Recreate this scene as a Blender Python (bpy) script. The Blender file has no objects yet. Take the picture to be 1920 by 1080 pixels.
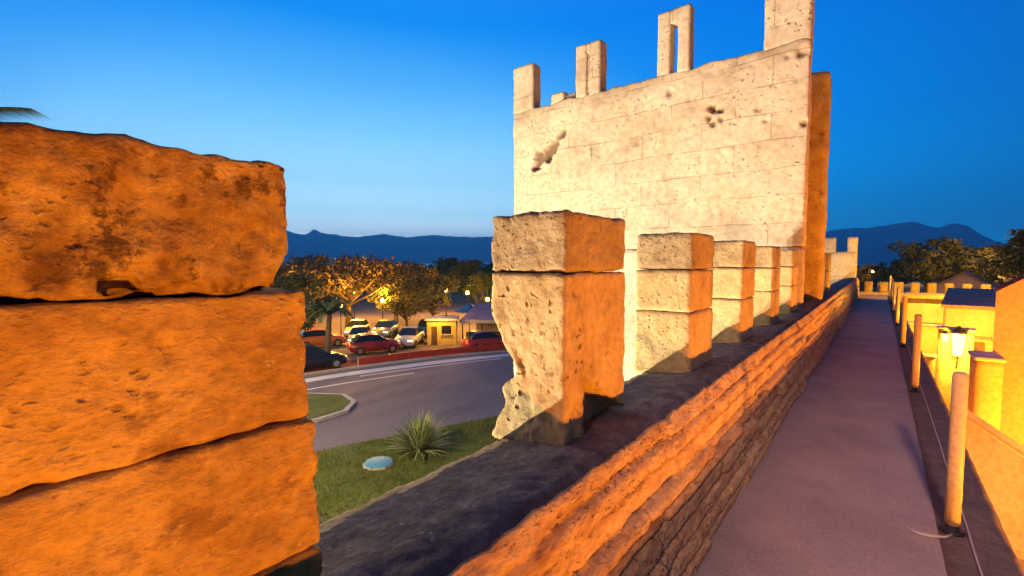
import bpy, bmesh, math, random
from mathutils import Vector, Matrix, noise
from math import radians as R, sin, cos, pi
S = bpy.context.scene
COL = S.collection
random.seed(11)

# ------------------------------------------------------------------ camera, sky, exposure
cam = bpy.data.cameras.new('camera'); cam_o = bpy.data.objects.new('camera', cam); COL.objects.link(cam_o)
cam.sensor_width = 36; cam.lens = 36 * 862 / 1920; cam.clip_start = .05; cam.clip_end = 40000
cam_o.location = (0, 0, 1.65)
cam_o.rotation_euler = (R(90) - math.atan(50 / 862), 0, math.atan(690 / 862 * cos(math.atan(50 / 862))))
S.camera = cam_o
S.view_settings.view_transform = 'Standard'; S.view_settings.look = 'None'
S.view_settings.gamma = 1; S.view_settings.exposure = 0
S.cycles.use_denoising = True
S.cycles.max_bounces = 6; S.cycles.diffuse_bounces = 4; S.cycles.volume_bounces = 0
S.cycles.sample_clamp_indirect = 4

W = bpy.data.worlds.new('World'); S.world = W; W.use_nodes = True
nt = W.node_tree; nt.nodes.clear()
def N(t, kind, **kw):
    n = t.nodes.new(kind)
    for k, v in kw.items():
        if k == 'inp':
            for a, b in v.items(): n.inputs[a].default_value = b
        else: setattr(n, k, v)
    return n
def ramp(t, fac, stops, interp='LINEAR'):
    n = t.nodes.new('ShaderNodeValToRGB'); n.color_ramp.interpolation = interp
    e = n.color_ramp.elements
    while len(e) > 1: e.remove(e[-1])
    e[0].position = stops[0][0]; e[0].color = (*stops[0][1], 1)
    for p, c in stops[1:]:
        q = e.new(p); q.color = (*c, 1)
    t.links.new(fac, n.inputs[0]); return n.outputs[0]
# dusk sky: deep blue overhead, a pale afterglow low over the hills where the sun went down
tc = N(nt, 'ShaderNodeTexCoord')
sep = N(nt, 'ShaderNodeSeparateXYZ'); nt.links.new(tc.outputs['Generated'], sep.inputs[0])
base = ramp(nt, sep.outputs['Z'], [(0, (.0, 1.4, 3.0)), (.05, (.0, .98, 2.1)), (.11, (.0, .60, 1.45)), (.25, (.0, .40, 1.22)), (.45, (.0, .275, 1.08)), (.62, (.04, .26, 1.0)), (1, (.20, .34, .95))])
stretch = N(nt, 'ShaderNodeVectorMath', operation='MULTIPLY'); stretch.inputs[1].default_value = (1, 1, 1.55)
nt.links.new(tc.outputs['Generated'], stretch.inputs[0])
nrm = N(nt, 'ShaderNodeVectorMath', operation='NORMALIZE'); nt.links.new(stretch.outputs[0], nrm.inputs[0])
dotn = N(nt, 'ShaderNodeVectorMath', operation='DOT_PRODUCT'); nt.links.new(nrm.outputs[0], dotn.inputs[0])
GA = R(-57)
dotn.inputs[1].default_value = Vector((sin(GA), cos(GA), .09)).normalized()
glow = ramp(nt, dotn.outputs['Value'], [(.66, (0, 0, 0)), (.76, (.08,) * 3), (.83, (.38,) * 3), (.88, (.72,) * 3), (.97, (.92,) * 3), (1, (1,) * 3)])
gcol = ramp(nt, sep.outputs['Z'], [(0, (4.6, 4.6, 4.6)), (.05, (3.2, 4.0, 4.2)), (.10, (1.3, 2.15, 2.45)), (.16, (.74, 1.42, 1.8)), (.26, (.36, .98, 1.5)), (.34, (.15, .66, 1.28)), (.44, (.01, .38, 1.1))])
dark = ramp(nt, dotn.outputs['Value'], [(0, (.22,) * 3), (.2, (.40,) * 3), (.42, (.60, .56, .66)), (.62, (.84, .80, .88)), (.82, (1,) * 3)])
bmul = N(nt, 'ShaderNodeMix', data_type='RGBA', blend_type='MULTIPLY'); bmul.inputs[0].default_value = 1
nt.links.new(base, bmul.inputs[6]); nt.links.new(dark, bmul.inputs[7])
mix = N(nt, 'ShaderNodeMix', data_type='RGBA')
nt.links.new(glow, mix.inputs[0]); nt.links.new(bmul.outputs[2], mix.inputs[6]); nt.links.new(gcol, mix.inputs[7])
sky = N(nt, 'ShaderNodeTexSky', sky_type='NISHITA'); sky.sun_disc = False
sky.sun_elevation = R(-1.5); sky.sun_rotation = GA
add = N(nt, 'ShaderNodeMix', data_type='RGBA', blend_type='ADD'); add.inputs[0].default_value = .002
nt.links.new(mix.outputs[2], add.inputs[6]); nt.links.new(sky.outputs[0], add.inputs[7])
bg = N(nt, 'ShaderNodeBackground'); bg.inputs[1].default_value = 1.0
out = N(nt, 'ShaderNodeOutputWorld'); nt.links.new(add.outputs[2], bg.inputs[0]); nt.links.new(bg.outputs[0], out.inputs[0])

# ------------------------------------------------------------------ flood lights, sodium lamps and added fill lights
def lamp(name, kind, loc, power, col, size=.1, target=None, cone=90, blend=.5):
    l = bpy.data.lights.new(name, kind); l.energy = power; l.color = col
    l.shadow_soft_size = size
    o = bpy.data.objects.new(name, l); COL.objects.link(o); o.location = loc
    if kind == 'SPOT':
        l.spot_size = R(cone); l.spot_blend = blend
        o.rotation_euler = (Vector(target) - Vector(loc)).to_track_quat('-Z', 'Y').to_euler()
    return o
WHITE = (1, .82, .62); SODIUM = (1, .298, .002); AMBER = (1, .48, .04)
lamp('floodlight', 'SPOT', (-8.2, -3.4, -4.6), 12500, WHITE, .15, (-3.8, 9, 1.5), 95, .6)
lamp('floodlight', 'SPOT', (-7.0, 1.6, -4.8), 6000, WHITE, .2, (-4.4, 9, 1.0), 110, .7)
lamp('floodlight', 'SPOT', (-5.5, 20, -4.8), 3600, WHITE, .2, (-1.4, 28, 1.5), 60, .6)
for y, p in ((-2.4, 1400), (3.6, 960), (9.2, 1150)):
    lamp('sodium_lamp_or_fill', 'POINT', (2.7, y, -.70), p, SODIUM, .12)
lamp('sodium_lamp_or_fill', 'POINT', (1.95, 16.5, -.35), 420, AMBER, .12)
lamp('sodium_lamp_or_fill', 'POINT', (1.35, 23.6, -.8), 500, AMBER, .12)
lamp('sodium_lamp_or_fill', 'SPOT', (3.9, 24.5, 1.9), 3200, AMBER, .12, (1.4, 29.6, -.2), 100, .6)  # unseen fill spot, added to light the cross wall
lamp('walkway_fill', 'SPOT', (1.1, -5.5, 5.0), 5200, (1, .52, .36), .3, (.42, 3.8, 0), 24, 1)  # unseen warm fill spot added for the walkway floor

lamp('road_fill', 'POINT', (-13.5, 1.0, 2.2), 4600, (1, .76, .42), .25)  # unseen fill, added to brighten lawn, road and ledge rim
lamp('sodium_lamp_or_fill', 'POINT', (2.3, 10.4, -1.9), 190, (1, .40, .02), .12)  # unseen fill added to brighten the gable wall
lamp('sodium_lamp_or_fill', 'POINT', (2.2, 6.6, -1.5), 170, (1, .40, .02), .12)  # unseen fill added in front of the stair wall
lamp('sodium_lamp_or_fill', 'POINT', (1.25, 18.8, -.7), 300, AMBER, .12)  # unseen fill added to light the yard wall front
lamp('town_fill', 'POINT', (6.5, 60, -.6), 1500, (1, .55, .16), .3)  # unseen fill lights added to brighten the trees behind the town
lamp('town_fill', 'POINT', (9.5, 70, 3.5), 1500, (1, .55, .16), .3)  # second added fill for the same trees
lamp('road_fill', 'POINT', (-26, 8, 1.5), 2400, (1, .70, .40), .25)  # unseen fill added to lift the road

# ------------------------------------------------------------------ materials
MATS = {}
def mat(name, col, rough=.85, metal=0, emit=None, estr=0):
    if name in MATS: return MATS[name]
    m = bpy.data.materials.new(name); m.use_nodes = True; b = m.node_tree.nodes['Principled BSDF']
    b.inputs['Base Color'].default_value = (*col, 1); b.inputs['Roughness'].default_value = rough
    b.inputs['Metallic'].default_value = metal
    if emit: b.inputs['Emission Color'].default_value = (*emit, 1); b.inputs['Emission Strength'].default_value = estr
    MATS[name] = m; return m
def noisy(name, stops, scale=3, detail=8, rough=.9, bump=.3, bscale=25, pits=0, pscale=40, spots=None, coords='Object', stretch=(1, 1, 1), bdist=.02, courses=None):
    """stone, soil, plaster, foliage: layered noise colour, spots with a shape of their own, bump"""
    if name in MATS: return MATS[name]
    m = bpy.data.materials.new(name); m.use_nodes = True; t = m.node_tree; b = t.nodes['Principled BSDF']
    b.inputs['Roughness'].default_value = rough
    if 'Specular IOR Level' in b.inputs: b.inputs['Specular IOR Level'].default_value = .25
    tc = N(t, 'ShaderNodeTexCoord'); mp = N(t, 'ShaderNodeMapping'); mp.inputs['Scale'].default_value = stretch
    t.links.new(tc.outputs[coords], mp.inputs[0]); v = mp.outputs[0]
    n1 = N(t, 'ShaderNodeTexNoise', inp={'Scale': scale, 'Detail': detail, 'Roughness': .62}); t.links.new(v, n1.inputs['Vector'])
    c = ramp(t, n1.outputs[0], stops)
    n2 = N(t, 'ShaderNodeTexNoise', inp={'Scale': bscale, 'Detail': 6, 'Roughness': .65}); t.links.new(v, n2.inputs['Vector'])
    h = n2.outputs[0]
    mr = N(t, 'ShaderNodeMix', data_type='RGBA', blend_type='MULTIPLY'); mr.inputs[0].default_value = 1
    t.links.new(c, mr.inputs[6]); t.links.new(ramp(t, n2.outputs[0], [(.3, (.72,) * 3), (.5, (1,) * 3), (.7, (1.15,) * 3)]), mr.inputs[7])
    c = mr.outputs[2]
    if spots:
        for (sc, lo, hi, scol, amt) in spots:
            n3 = N(t, 'ShaderNodeTexNoise', inp={'Scale': sc, 'Detail': 7, 'Roughness': .7}); t.links.new(v, n3.inputs['Vector'])
            f = ramp(t, n3.outputs[0], [(lo, (0, 0, 0)), (hi, (amt,) * 3)])
            mx = N(t, 'ShaderNodeMix', data_type='RGBA'); t.links.new(f, mx.inputs[0]); t.links.new(c, mx.inputs[6]); mx.inputs[7].default_value = (*scol, 1)
            c = mx.outputs[2]
    if pits:
        vo = N(t, 'ShaderNodeTexVoronoi', inp={'Scale': pscale, 'Randomness': 1}); 
        wn = N(t, 'ShaderNodeTexNoise', inp={'Scale': pscale * .6, 'Detail': 3}); t.links.new(v, wn.inputs['Vector'])
        va = N(t, 'ShaderNodeMix', data_type='RGBA', blend_type='LINEAR_LIGHT'); va.inputs[0].default_value = .45 / pscale + .02
        t.links.new(v, va.inputs[6]); t.links.new(wn.outputs[1], va.inputs[7]); t.links.new(va.outputs[2], vo.inputs['Vector'])
        pm = N(t, 'ShaderNodeTexNoise', inp={'Scale': 2.2, 'Detail': 4}); t.links.new(v, pm.inputs['Vector'])
        pf = ramp(t, vo.outputs['Distance'], [(.08, (1,) * 3), (.30, (0,) * 3)])
        ml = N(t, 'ShaderNodeMath', operation='MULTIPLY'); t.links.new(pf, ml.inputs[0]); t.links.new(ramp(t, pm.outputs[0], [(.46, (0,) * 3), (.62, (1,) * 3)]), ml.inputs[1])
        mx = N(t, 'ShaderNodeMix', data_type='RGBA', blend_type='MULTIPLY')
        m2 = N(t, 'ShaderNodeMath', operation='MULTIPLY'); m2.inputs[1].default_value = pits; t.links.new(ml.outputs[0], m2.inputs[0])
        t.links.new(m2.outputs[0], mx.inputs[0]); t.links.new(c, mx.inputs[6]); mx.inputs[7].default_value = (.28, .2, .13, 1); c = mx.outputs[2]
        sb = N(t, 'ShaderNodeMath', operation='SUBTRACT'); t.links.new(h, sb.inputs[0]); t.links.new(ml.outputs[0], sb.inputs[1]); h = sb.outputs[0]
    if courses:
        bw, bh, dark = courses
        sp = N(t, 'ShaderNodeSeparateXYZ'); t.links.new(v, sp.inputs[0]); cb = N(t, 'ShaderNodeCombineXYZ')
        wz = N(t, 'ShaderNodeTexNoise', inp={'Scale': 1.3, 'Detail': 3}); t.links.new(v, wz.inputs['Vector'])
        wa = N(t, 'ShaderNodeMath', operation='MULTIPLY_ADD'); wa.inputs[1].default_value = .09; t.links.new(wz.outputs[0], wa.inputs[0]); t.links.new(sp.outputs['Z'], wa.inputs[2])
        sm = N(t, 'ShaderNodeMath', operation='ADD'); t.links.new(sp.outputs['X'], sm.inputs[0]); t.links.new(sp.outputs['Y'], sm.inputs[1])
        t.links.new(sm.outputs[0], cb.inputs[0]); t.links.new(wa.outputs[0], cb.inputs[1])
        br = N(t, 'ShaderNodeTexBrick', inp={'Scale': 1, 'Mortar Size': .012, 'Mortar Smooth': .4, 'Brick Width': bw, 'Row Height': bh, 'Color1': (1, 1, 1, 1), 'Color2': (.9, .9, .9, 1), 'Mortar': (0, 0, 0, 1)})
        t.links.new(cb.outputs[0], br.inputs['Vector'])
        jm = N(t, 'ShaderNodeTexNoise', inp={'Scale': 1.7, 'Detail': 5}); t.links.new(v, jm.inputs['Vector'])
        jf = N(t, 'ShaderNodeMath', operation='MULTIPLY'); t.links.new(br.outputs['Fac'], jf.inputs[0]); t.links.new(ramp(t, jm.outputs[0], [(.40, (.12,) * 3), (.58, (1,) * 3)]), jf.inputs[1])
        mx = N(t, 'ShaderNodeMix', data_type='RGBA', blend_type='MULTIPLY'); m2 = N(t, 'ShaderNodeMath', operation='MULTIPLY'); m2.inputs[1].default_value = dark
        t.links.new(jf.outputs[0], m2.inputs[0]); t.links.new(m2.outputs[0], mx.inputs[0]); t.links.new(c, mx.inputs[6]); mx.inputs[7].default_value = (.35, .26, .17, 1); c = mx.outputs[2]
        m3 = N(t, 'ShaderNodeMix', data_type='RGBA', blend_type='MULTIPLY'); m3.inputs[0].default_value = .8; t.links.new(c, m3.inputs[6])
        t.links.new(ramp(t, br.outputs['Color'], [(0, (1,) * 3), (.89, (.84, .82, .8)), (1, (1,) * 3)]), m3.inputs[7]); c = m3.outputs[2]
        sb = N(t, 'ShaderNodeMath', operation='SUBTRACT'); t.links.new(h, sb.inputs[0]); t.links.new(jf.outputs[0], sb.inputs[1]); h = sb.outputs[0]
    at = N(t, 'ShaderNodeAttribute', attribute_name='shade_wear'); sx = N(t, 'ShaderNodeMix', data_type='RGBA')
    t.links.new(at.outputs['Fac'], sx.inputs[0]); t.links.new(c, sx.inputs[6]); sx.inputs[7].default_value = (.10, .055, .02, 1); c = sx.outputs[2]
    t.links.new(c, b.inputs['Base Color'])
    bp = N(t, 'ShaderNodeBump', inp={'Strength': bump, 'Distance': bdist}); t.links.new(h, bp.inputs['Height']); t.links.new(bp.outputs[0], b.inputs['Normal'])
    MATS[name] = m; return m

ST = noisy('limestone', [(.30, (.30, .18, .045)), (.42, (.43, .285, .08)), (.55, (.52, .37, .11)), (.75, (.60, .45, .16))], 3.4, 10, .92, .75, 24, .9, 30,
           spots=[(5, .58, .70, (.17, .09, .03), .8), (1.9, .53, .66, (.26, .15, .05), .75), (19, .66, .72, (.62, .50, .28), .5)])
ST_TOP = noisy('weathered_limestone', [(.34, (.16, .088, .024)), (.45, (.32, .20, .055)), (.56, (.46, .32, .09)), (.70, (.58, .44, .17))], 9, 10, .95, 1, 34, .9, 34,
               spots=[(14, .54, .62, (.085, .045, .018), .85), (3, .56, .66, (.10, .055, .02), .7), (9, .64, .72, (.6, .52, .42), .6)])
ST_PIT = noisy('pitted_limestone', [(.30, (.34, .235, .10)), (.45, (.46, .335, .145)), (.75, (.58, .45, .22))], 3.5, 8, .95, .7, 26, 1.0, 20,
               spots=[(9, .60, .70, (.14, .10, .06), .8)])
ST_TOWER = noisy('tower_limestone', [(.28, (.40, .31, .21)), (.45, (.52, .42, .29)), (.6, (.58, .48, .34)), (.75, (.60, .47, .35))], 1.1, 9, .93, .5, 9, .75, 11,
                 spots=[(1.4, .60, .72, (.36, .27, .17), .55), (4.5, .66, .74, (.22, .16, .1), .7)], courses=(1.15, .47, .5), bdist=.03)
ST_FACE = noisy('smooth_limestone', [(.30, (.36, .255, .11)), (.45, (.47, .35, .155)), (.75, (.58, .45, .22))], 3, 9, .95, .6, 28, .35, 30, spots=[(5, .62, .72, (.24, .16, .07), .6)])
ST_CAP = noisy('cap_limestone', [(.30, (.22, .155, .075)), (.45, (.33, .245, .12)), (.75, (.46, .36, .19))], 4, 9, .95, .8, 30, .7, 34, spots=[(6, .62, .72, (.20, .14, .08), .6)])
ST_NEAR = noisy('near_limestone', [(.30, (.27, .155, .035)), (.42, (.42, .275, .07)), (.55, (.53, .375, .105)), (.75, (.66, .50, .17))], 4.5, 11, .92, .8, 40, .9, 34,
           spots=[(7, .57, .66, (.20, .105, .03), .65), (2.2, .53, .70, (.27, .155, .045), .6), (26, .63, .69, (.66, .54, .30), .6), (60, .60, .68, (.15, .08, .03), .6)], stretch=(1, .8, 1.2))
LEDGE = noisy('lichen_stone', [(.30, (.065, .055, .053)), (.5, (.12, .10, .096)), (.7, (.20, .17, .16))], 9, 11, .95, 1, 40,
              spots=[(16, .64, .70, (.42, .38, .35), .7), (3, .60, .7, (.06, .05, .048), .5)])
RUBBLE = noisy('coursed_rubble', [(.28, (.24, .13, .07)), (.45, (.46, .29, .14)), (.6, (.58, .40, .19)), (.75, (.68, .50, .27))], 8, 10, .93, 1, 34, .6, 45,
               spots=[(7, .60, .70, (.13, .08, .055), .85), (15, .64, .72, (.15, .09, .07), .7)], stretch=(1, .6, 1.3))
FLOOR = noisy('walkway_concrete', [(.3, (.25, .195, .185)), (.5, (.31, .245, .23)), (.7, (.38, .30, .275))], 1.6, 10, .88, .25, 60,
              spots=[(2.3, .6, .75, (.17, .12, .115), .6), (11, .62, .70, (.19, .13, .12), .5), (.8, .5, .62, (.34, .24, .20), .5)], bdist=.004)
KERB = noisy('kerb_stone', [(.3, (.10, .075, .065)), (.7, (.16, .12, .105))], 5, 8, .9, .4, 40, bdist=.008)
SAND = noisy('street_paving', [(.3, (.30, .22, .13)), (.7, (.42, .33, .21))], 1.2, 8, .9, .3, 12)
PLASTER = noisy('ochre_plaster', [(.28, (.40, .27, .14)), (.5, (.52, .38, .21)), (.72, (.58, .44, .26))], .9, 8, .9, .25, 14, spots=[(.8, .56, .75, (.42, .26, .13), .6), (3, .66, .72, (.3, .18, .09), .5)])
PINK = noisy('pink_plaster', [(.28, (.44, .25, .17)), (.5, (.54, .33, .23)), (.72, (.60, .40, .28))], .8, 8, .9, .25, 12, spots=[(1.1, .58, .75, (.40, .22, .12), .6)])
PALE = noisy('pale_plaster', [(.3, (.46, .40, .34)), (.7, (.62, .56, .50))], .5, 6, .9, .2, 9)
TILE = noisy('roof_tile', [(.3, (.24, .13, .11)), (.7, (.40, .22, .18))], 3, 8, .85, .5, 12, stretch=(6, 1, 1))
ASPH = noisy('asphalt', [(.3, (.16, .13, .135)), (.7, (.22, .18, .185))], .35, 8, .8, .2, 30, spots=[(.12, .5, .65, (.27, .21, .19), .8), (.5, .58, .64, (.12, .095, .10), .5)], bdist=.01, stretch=(1, .22, 1))
PAVE = noisy('plaza_paving', [(.3, (.20, .14, .11)), (.7, (.30, .22, .17))], .6, 8, .9, .2, 10)
REDP = noisy('red_streak_paving', [(.3, (.36, .06, .04)), (.7, (.48, .10, .06))], 1.2, 6, .9, .2, 12)
SOIL = noisy('dry_ground', [(.3, (.07, .065, .035)), (.7, (.13, .11, .06))], .05, 9, .95, .3, 1)
TURF = noisy('lawn_turf', [(.3, (.080, .100, .016)), (.5, (.125, .145, .028)), (.7, (.17, .18, .045))], .9, 9, .95, .6, 14)
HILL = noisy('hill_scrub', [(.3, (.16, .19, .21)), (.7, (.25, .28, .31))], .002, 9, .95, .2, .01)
SEA = mat('sea_water', (.05, .12, .18), .25)
BARK = noisy('bark', [(.3, (.09, .055, .03)), (.7, (.17, .11, .065))], 4, 6, .95, .6, 12, stretch=(1, 1, .3))
def leafm(name, a, b, sc=.9): return noisy(name, [(.32, a), (.68, b)], sc, 6, .8, .1, 8)
LEAF_D = leafm('dark_foliage', (.035, .044, .018), (.095, .09, .032))
LEAF_O = leafm('olive_foliage', (.06, .058, .018), (.18, .15, .05))
LEAF_B = leafm('russet_foliage', (.075, .046, .025), (.16, .10, .05))
PALM = leafm('palm_green', (.05, .075, .02), (.10, .13, .04), 2)
AGAVE = leafm('agave_green', (.21, .25, .07), (.38, .40, .16), 2)
GRASS = leafm('grass_blades', (.11, .14, .015), (.24, .25, .04), 1.5)
POST = noisy('post_metal', [(.3, (.46, .31, .13)), (.7, (.56, .40, .19))], 6, 6, .45, .1, 40, spots=[(9, .62, .7, (.22, .15, .1), .6)], bdist=.002)
DARK = mat('dark_metal', (.03, .03, .032), .5, .6)
WIRE = mat('pale_rope', (.40, .36, .34), .8)
GLASS = mat('car_glass', (.015, .018, .03), .08)
TYRE = mat('tyre_rubber', (.02, .02, .02), .9)
CHROME = mat('rim_metal', (.5, .5, .5), .3, .9)
PAINTW = mat('road_streak_paint', (.72, .70, .66), .8)
def glowmat(name, col, s): return mat(name, col, .5, 0, col, s)
L_WARM = glowmat('lamp_glow', (1, .62, .12), 14); L_YEL = glowmat('sodium_glow', (1, .60, .04), 18)
L_TAIL = glowmat('tail_glow', (1, .05, .02), 2.5); L_HEAD = glowmat('head_glow', (1, .85, .6), 3)

# ------------------------------------------------------------------ helpers
def tag(o, label=None, cat=None, group=None, kind=None):
    for k, v in (('label', label), ('category', cat), ('group', group), ('kind', kind)):
        if v: o[k] = v
    return o
def mesh(name, bm, m, parent=None, smooth=False):
    me = bpy.data.meshes.new(name)
    if smooth:
        for f in bm.faces: f.smooth = True
    bm.to_mesh(me); bm.free()
    for x in (m if isinstance(m, (list, tuple)) else [m]): me.materials.append(x)
    o = bpy.data.objects.new(name, me); COL.objects.link(o)
    if parent: o.parent = parent
    return o
def pydata(name, v, f, m, parent=None, smooth=False):
    me = bpy.data.meshes.new(name); me.from_pydata(v, [], f); me.materials.append(m)
    if smooth: me.polygons.foreach_set('use_smooth', [True] * len(f))
    o = bpy.data.objects.new(name, me); COL.objects.link(o)
    if parent: o.parent = parent
    return o
def empty(name, loc=(0, 0, 0), rz=0, **kw):
    o = bpy.data.objects.new(name, None); COL.objects.link(o); o.location = loc; o.rotation_euler.z = rz; o.empty_display_size = .3
    return tag(o, **kw)
def copy_tree(o, parent=None):
    c = o.copy(); COL.objects.link(c)
    if parent: c.parent = parent
    for ch in list(o.children): copy_tree(ch, c)
    return c
def box(bm, x0, x1, y0, y1, z0, z1, bev=0):
    r = bmesh.ops.create_cube(bm, size=1)
    for v in r['verts']:
        v.co = Vector(((x0 + x1) / 2 + v.co.x * (x1 - x0), (y0 + y1) / 2 + v.co.y * (y1 - y0), (z0 + z1) / 2 + v.co.z * (z1 - z0)))
    if bev:
        es = {e for v in r['verts'] for e in v.link_edges}
        bmesh.ops.bevel(bm, geom=list(es), offset=bev, segments=2, affect='EDGES', profile=.5)
def tube(bm, pts, rads, seg=8, cap=True):
    rings = []
    for i, p in enumerate(pts):
        p = Vector(p); d = (Vector(pts[min(i + 1, len(pts) - 1)]) - Vector(pts[max(i - 1, 0)])).normalized()
        a = d.orthogonal().normalized() if abs(d.z) < .9 else Vector((1, 0, 0)).cross(d).normalized()
        b = d.cross(a); rr = rads[i] if isinstance(rads, (list, tuple)) else rads
        rings.append([bm.verts.new(p + a * rr * cos(2 * pi * k / seg) + b * rr * sin(2 * pi * k / seg)) for k in range(seg)])
    for q, w in zip(rings, rings[1:]):
        for k in range(seg): bm.faces.new((q[k], q[(k + 1) % seg], w[(k + 1) % seg], w[k]))
    if cap:
        bm.faces.new(rings[0][::-1]); bm.faces.new(rings[-1])
def ball(bm, c, r, sub=2, sz=(1, 1, 1)):
    q = bmesh.ops.create_icosphere(bm, subdivisions=sub, radius=r)
    for v in q['verts']: v.co = Vector((v.co.x * sz[0], v.co.y * sz[1], v.co.z * sz[2])) + Vector(c)
def prism(bm, poly, z0, z1):
    a = [bm.verts.new((x, y, z0)) for x, y in poly]; b = [bm.verts.new((x, y, z1)) for x, y in poly]
    n = len(poly); bm.faces.new(a[::-1]); bm.faces.new(b)
    for i in range(n): bm.faces.new((a[i], a[(i + 1) % n], b[(i + 1) % n], b[i]))
fr = noise.fractal
def stone(bm, x0, x1, y0, y1, z0, z1, res=.03, r=.03, amp=.012, fq=6, seed=0, pit=.0, pfq=22, fn=None):
    """a weathered ashlar block: subdivided, arris rounded, surface worn by continuous noise"""
    lo = Vector((x0, y0, z0)); hi = Vector((x1, y1, z1))
    n = [max(2, int(round((hi[i] - lo[i]) / res))) for i in range(3)]
    off = Vector((seed * 7.31, seed * 3.77, seed * 5.13)); cache = {}
    def V(i, j, k):
        key = (i, j, k)
        if key in cache: return cache[key]
        p = Vector((lo.x + (hi.x - lo.x) * i / n[0], lo.y + (hi.y - lo.y) * j / n[1], lo.z + (hi.z - lo.z) * k / n[2]))
        q = Vector([min(max(p[a], lo[a] + min(r, (hi[a] - lo[a]) * .45)), hi[a] - min(r, (hi[a] - lo[a]) * .45)) for a in range(3)])
        d = p - q; L = d.length; nn = d / L if L > 1e-9 else Vector((0, 0, 1))
        disp = amp * fr((p + off) * fq, 1.0, 2.1, 5)
        if pit:
            w = noise.noise((p + off) * pfq); m_ = noise.noise((p + off) * 3.1)
            disp -= pit * max(0, w - .12) * max(0, .55 + m_)
        pp = q + nn * (min(r, L) + disp)
        if fn: pp = fn(p, pp, nn)
        cache[key] = bm.verts.new(pp); return cache[key]
    for a in range(3):
        b, c = (a + 1) % 3, (a + 2) % 3
        for side in (0, n[a]):
            for i in range(n[b]):
                for j in range(n[c]):
                    def idx(u, w):
                        t = [0, 0, 0]; t[a] = side; t[b] = u; t[c] = w; return V(*t)
                    q = [idx(i, j), idx(i + 1, j), idx(i + 1, j + 1), idx(i, j + 1)]
                    bm.faces.new(q if side else q[::-1])
def grid(nu, nv, fn):
    v = [fn(i, j) for j in range(nv) for i in range(nu)]
    f = [(j * nu + i, j * nu + i + 1, (j + 1) * nu + i + 1, (j + 1) * nu + i) for j in range(nv - 1) for i in range(nu - 1)]
    return v, f

# ------------------------------------------------------------------ setting: ground, road, walkway, sea, hills
def sheet(name, poly, z, m, kind='structure'):
    bm = bmesh.new(); bm.faces.new([bm.verts.new((x, y, z)) for x, y in poly])
    bmesh.ops.recalc_face_normals(bm, faces=bm.faces)
    o = mesh(name, bm, m); o['kind'] = kind
    if o.data.polygons[0].normal.z < 0: o.data.flip_normals()
    return o
v = []; f = []; rad = [0, 30, 80, 200, 500, 900, 1400, 1800]; hz = [-5, -5, -5, -5.2, -7, -11, -16, -24]; ns = 64
for r_, z_ in zip(rad, hz):
    for k in range(ns): v.append((r_ * cos(2 * pi * k / ns), r_ * sin(2 * pi * k / ns), z_ + (fr(Vector((r_ * cos(k), r_ * sin(k), 0)) * .01, 1, 2, 3) * .4 if r_ > 90 else 0)))
for j in range(len(rad) - 1):
    for k in range(ns): f.append((j * ns + k, j * ns + (k + 1) % ns, (j + 1) * ns + (k + 1) % ns, (j + 1) * ns + k)[::-1])
tag(pydata('ground', v, f, SOIL), kind='structure')
v = [(9000 * cos(2 * pi * k / 48), 9000 * sin(2 * pi * k / 48), -18) for k in range(48)]
tag(pydata('sea', v, [tuple(range(48))], SEA), kind='structure')

# hills: bearing (degrees clockwise from the walkway) against height in metres, at about 7 km
prof = [(-110, 330), (-90, 420), (-75, 380), (-66, 480), (-63.6, 400), (-62.5, 395), (-61.8, 480), (-60.5, 400), (-58, 372), (-55.4, 388), (-54.6, 398), (-51.5, 366), (-50, 372), (-47, 392), (-44.5, 382), (-40.5, 388), (-34, 340), (-24, 260), (-14, 290), (-5, 375), (-2.6, 395), (.0, 430), (1.2, 450), (2.5, 462), (4, 405), (5.2, 425), (5.9, 400), (6.6, 320), (7.6, 230), (9, 190), (12, 160), (20, 210), (35, 150)]
def ph(b):
    for (a, h1), (c, h2) in zip(prof, prof[1:]):
        if a <= b <= c: return h1 + (h2 - h1) * (b - a) / (c - a)
    return 150
nb = 420; rr_ = [6000, 6300, 6600, 6900, 7150, 7400, 7800, 8400]; hh = [-.08, .18, .42, .72, 1, .82, .55, .1]
def hv(i, j):
    b = -110 + 145 * i / (nb - 1); r_ = rr_[j]; h = ph(b) * hh[j]
    p = Vector((b * .35, r_ * .0016, 3)); h += fr(p, .9, 2.1, 6) * 55 * (1 - abs(hh[j] - .5)) + fr(Vector((b * 1.7, 2, r_ * .002)), 1, 2, 4) * 10
    r2 = r_ + fr(p * 2, 1, 2, 4) * 120
    return (r2 * sin(R(b)), r2 * cos(R(b)), h)
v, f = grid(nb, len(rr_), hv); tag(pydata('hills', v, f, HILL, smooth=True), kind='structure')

# road that curves past the foot of the wall, with painted light streaks, verge and plaza
def ribbon(name, pts, z, m, kind='structure'):
    bm = bmesh.new(); rows = []
    for (xa, ya, xb, yb) in pts: rows.append((bm.verts.new((xa, ya, z)), bm.verts.new((xb, yb, z))))
    for a, b in zip(rows, rows[1:]): bm.faces.new((a[0], a[1], b[1], b[0]))
    bmesh.ops.recalc_face_normals(bm, faces=bm.faces); o = mesh(name, bm, m); o['kind'] = kind
    if o.data.polygons[0].normal.z < 0: o.data.flip_normals()
    return o
RN = [(-25, -40), (-19.6, -14), (-16.6, 1), (-15.1, 7.9), (-13.4, 12.5), (-11.0, 19), (-7.5, 28), (-1, 42), (8, 58)]   # near edge
RF = [(-37, -40), (-31, -14), (-28.2, 1), (-26.3, 9), (-25.4, 15), (-23, 22.2), (-18.6, 31), (-11, 47), (-1, 64)]       # far edge
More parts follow.
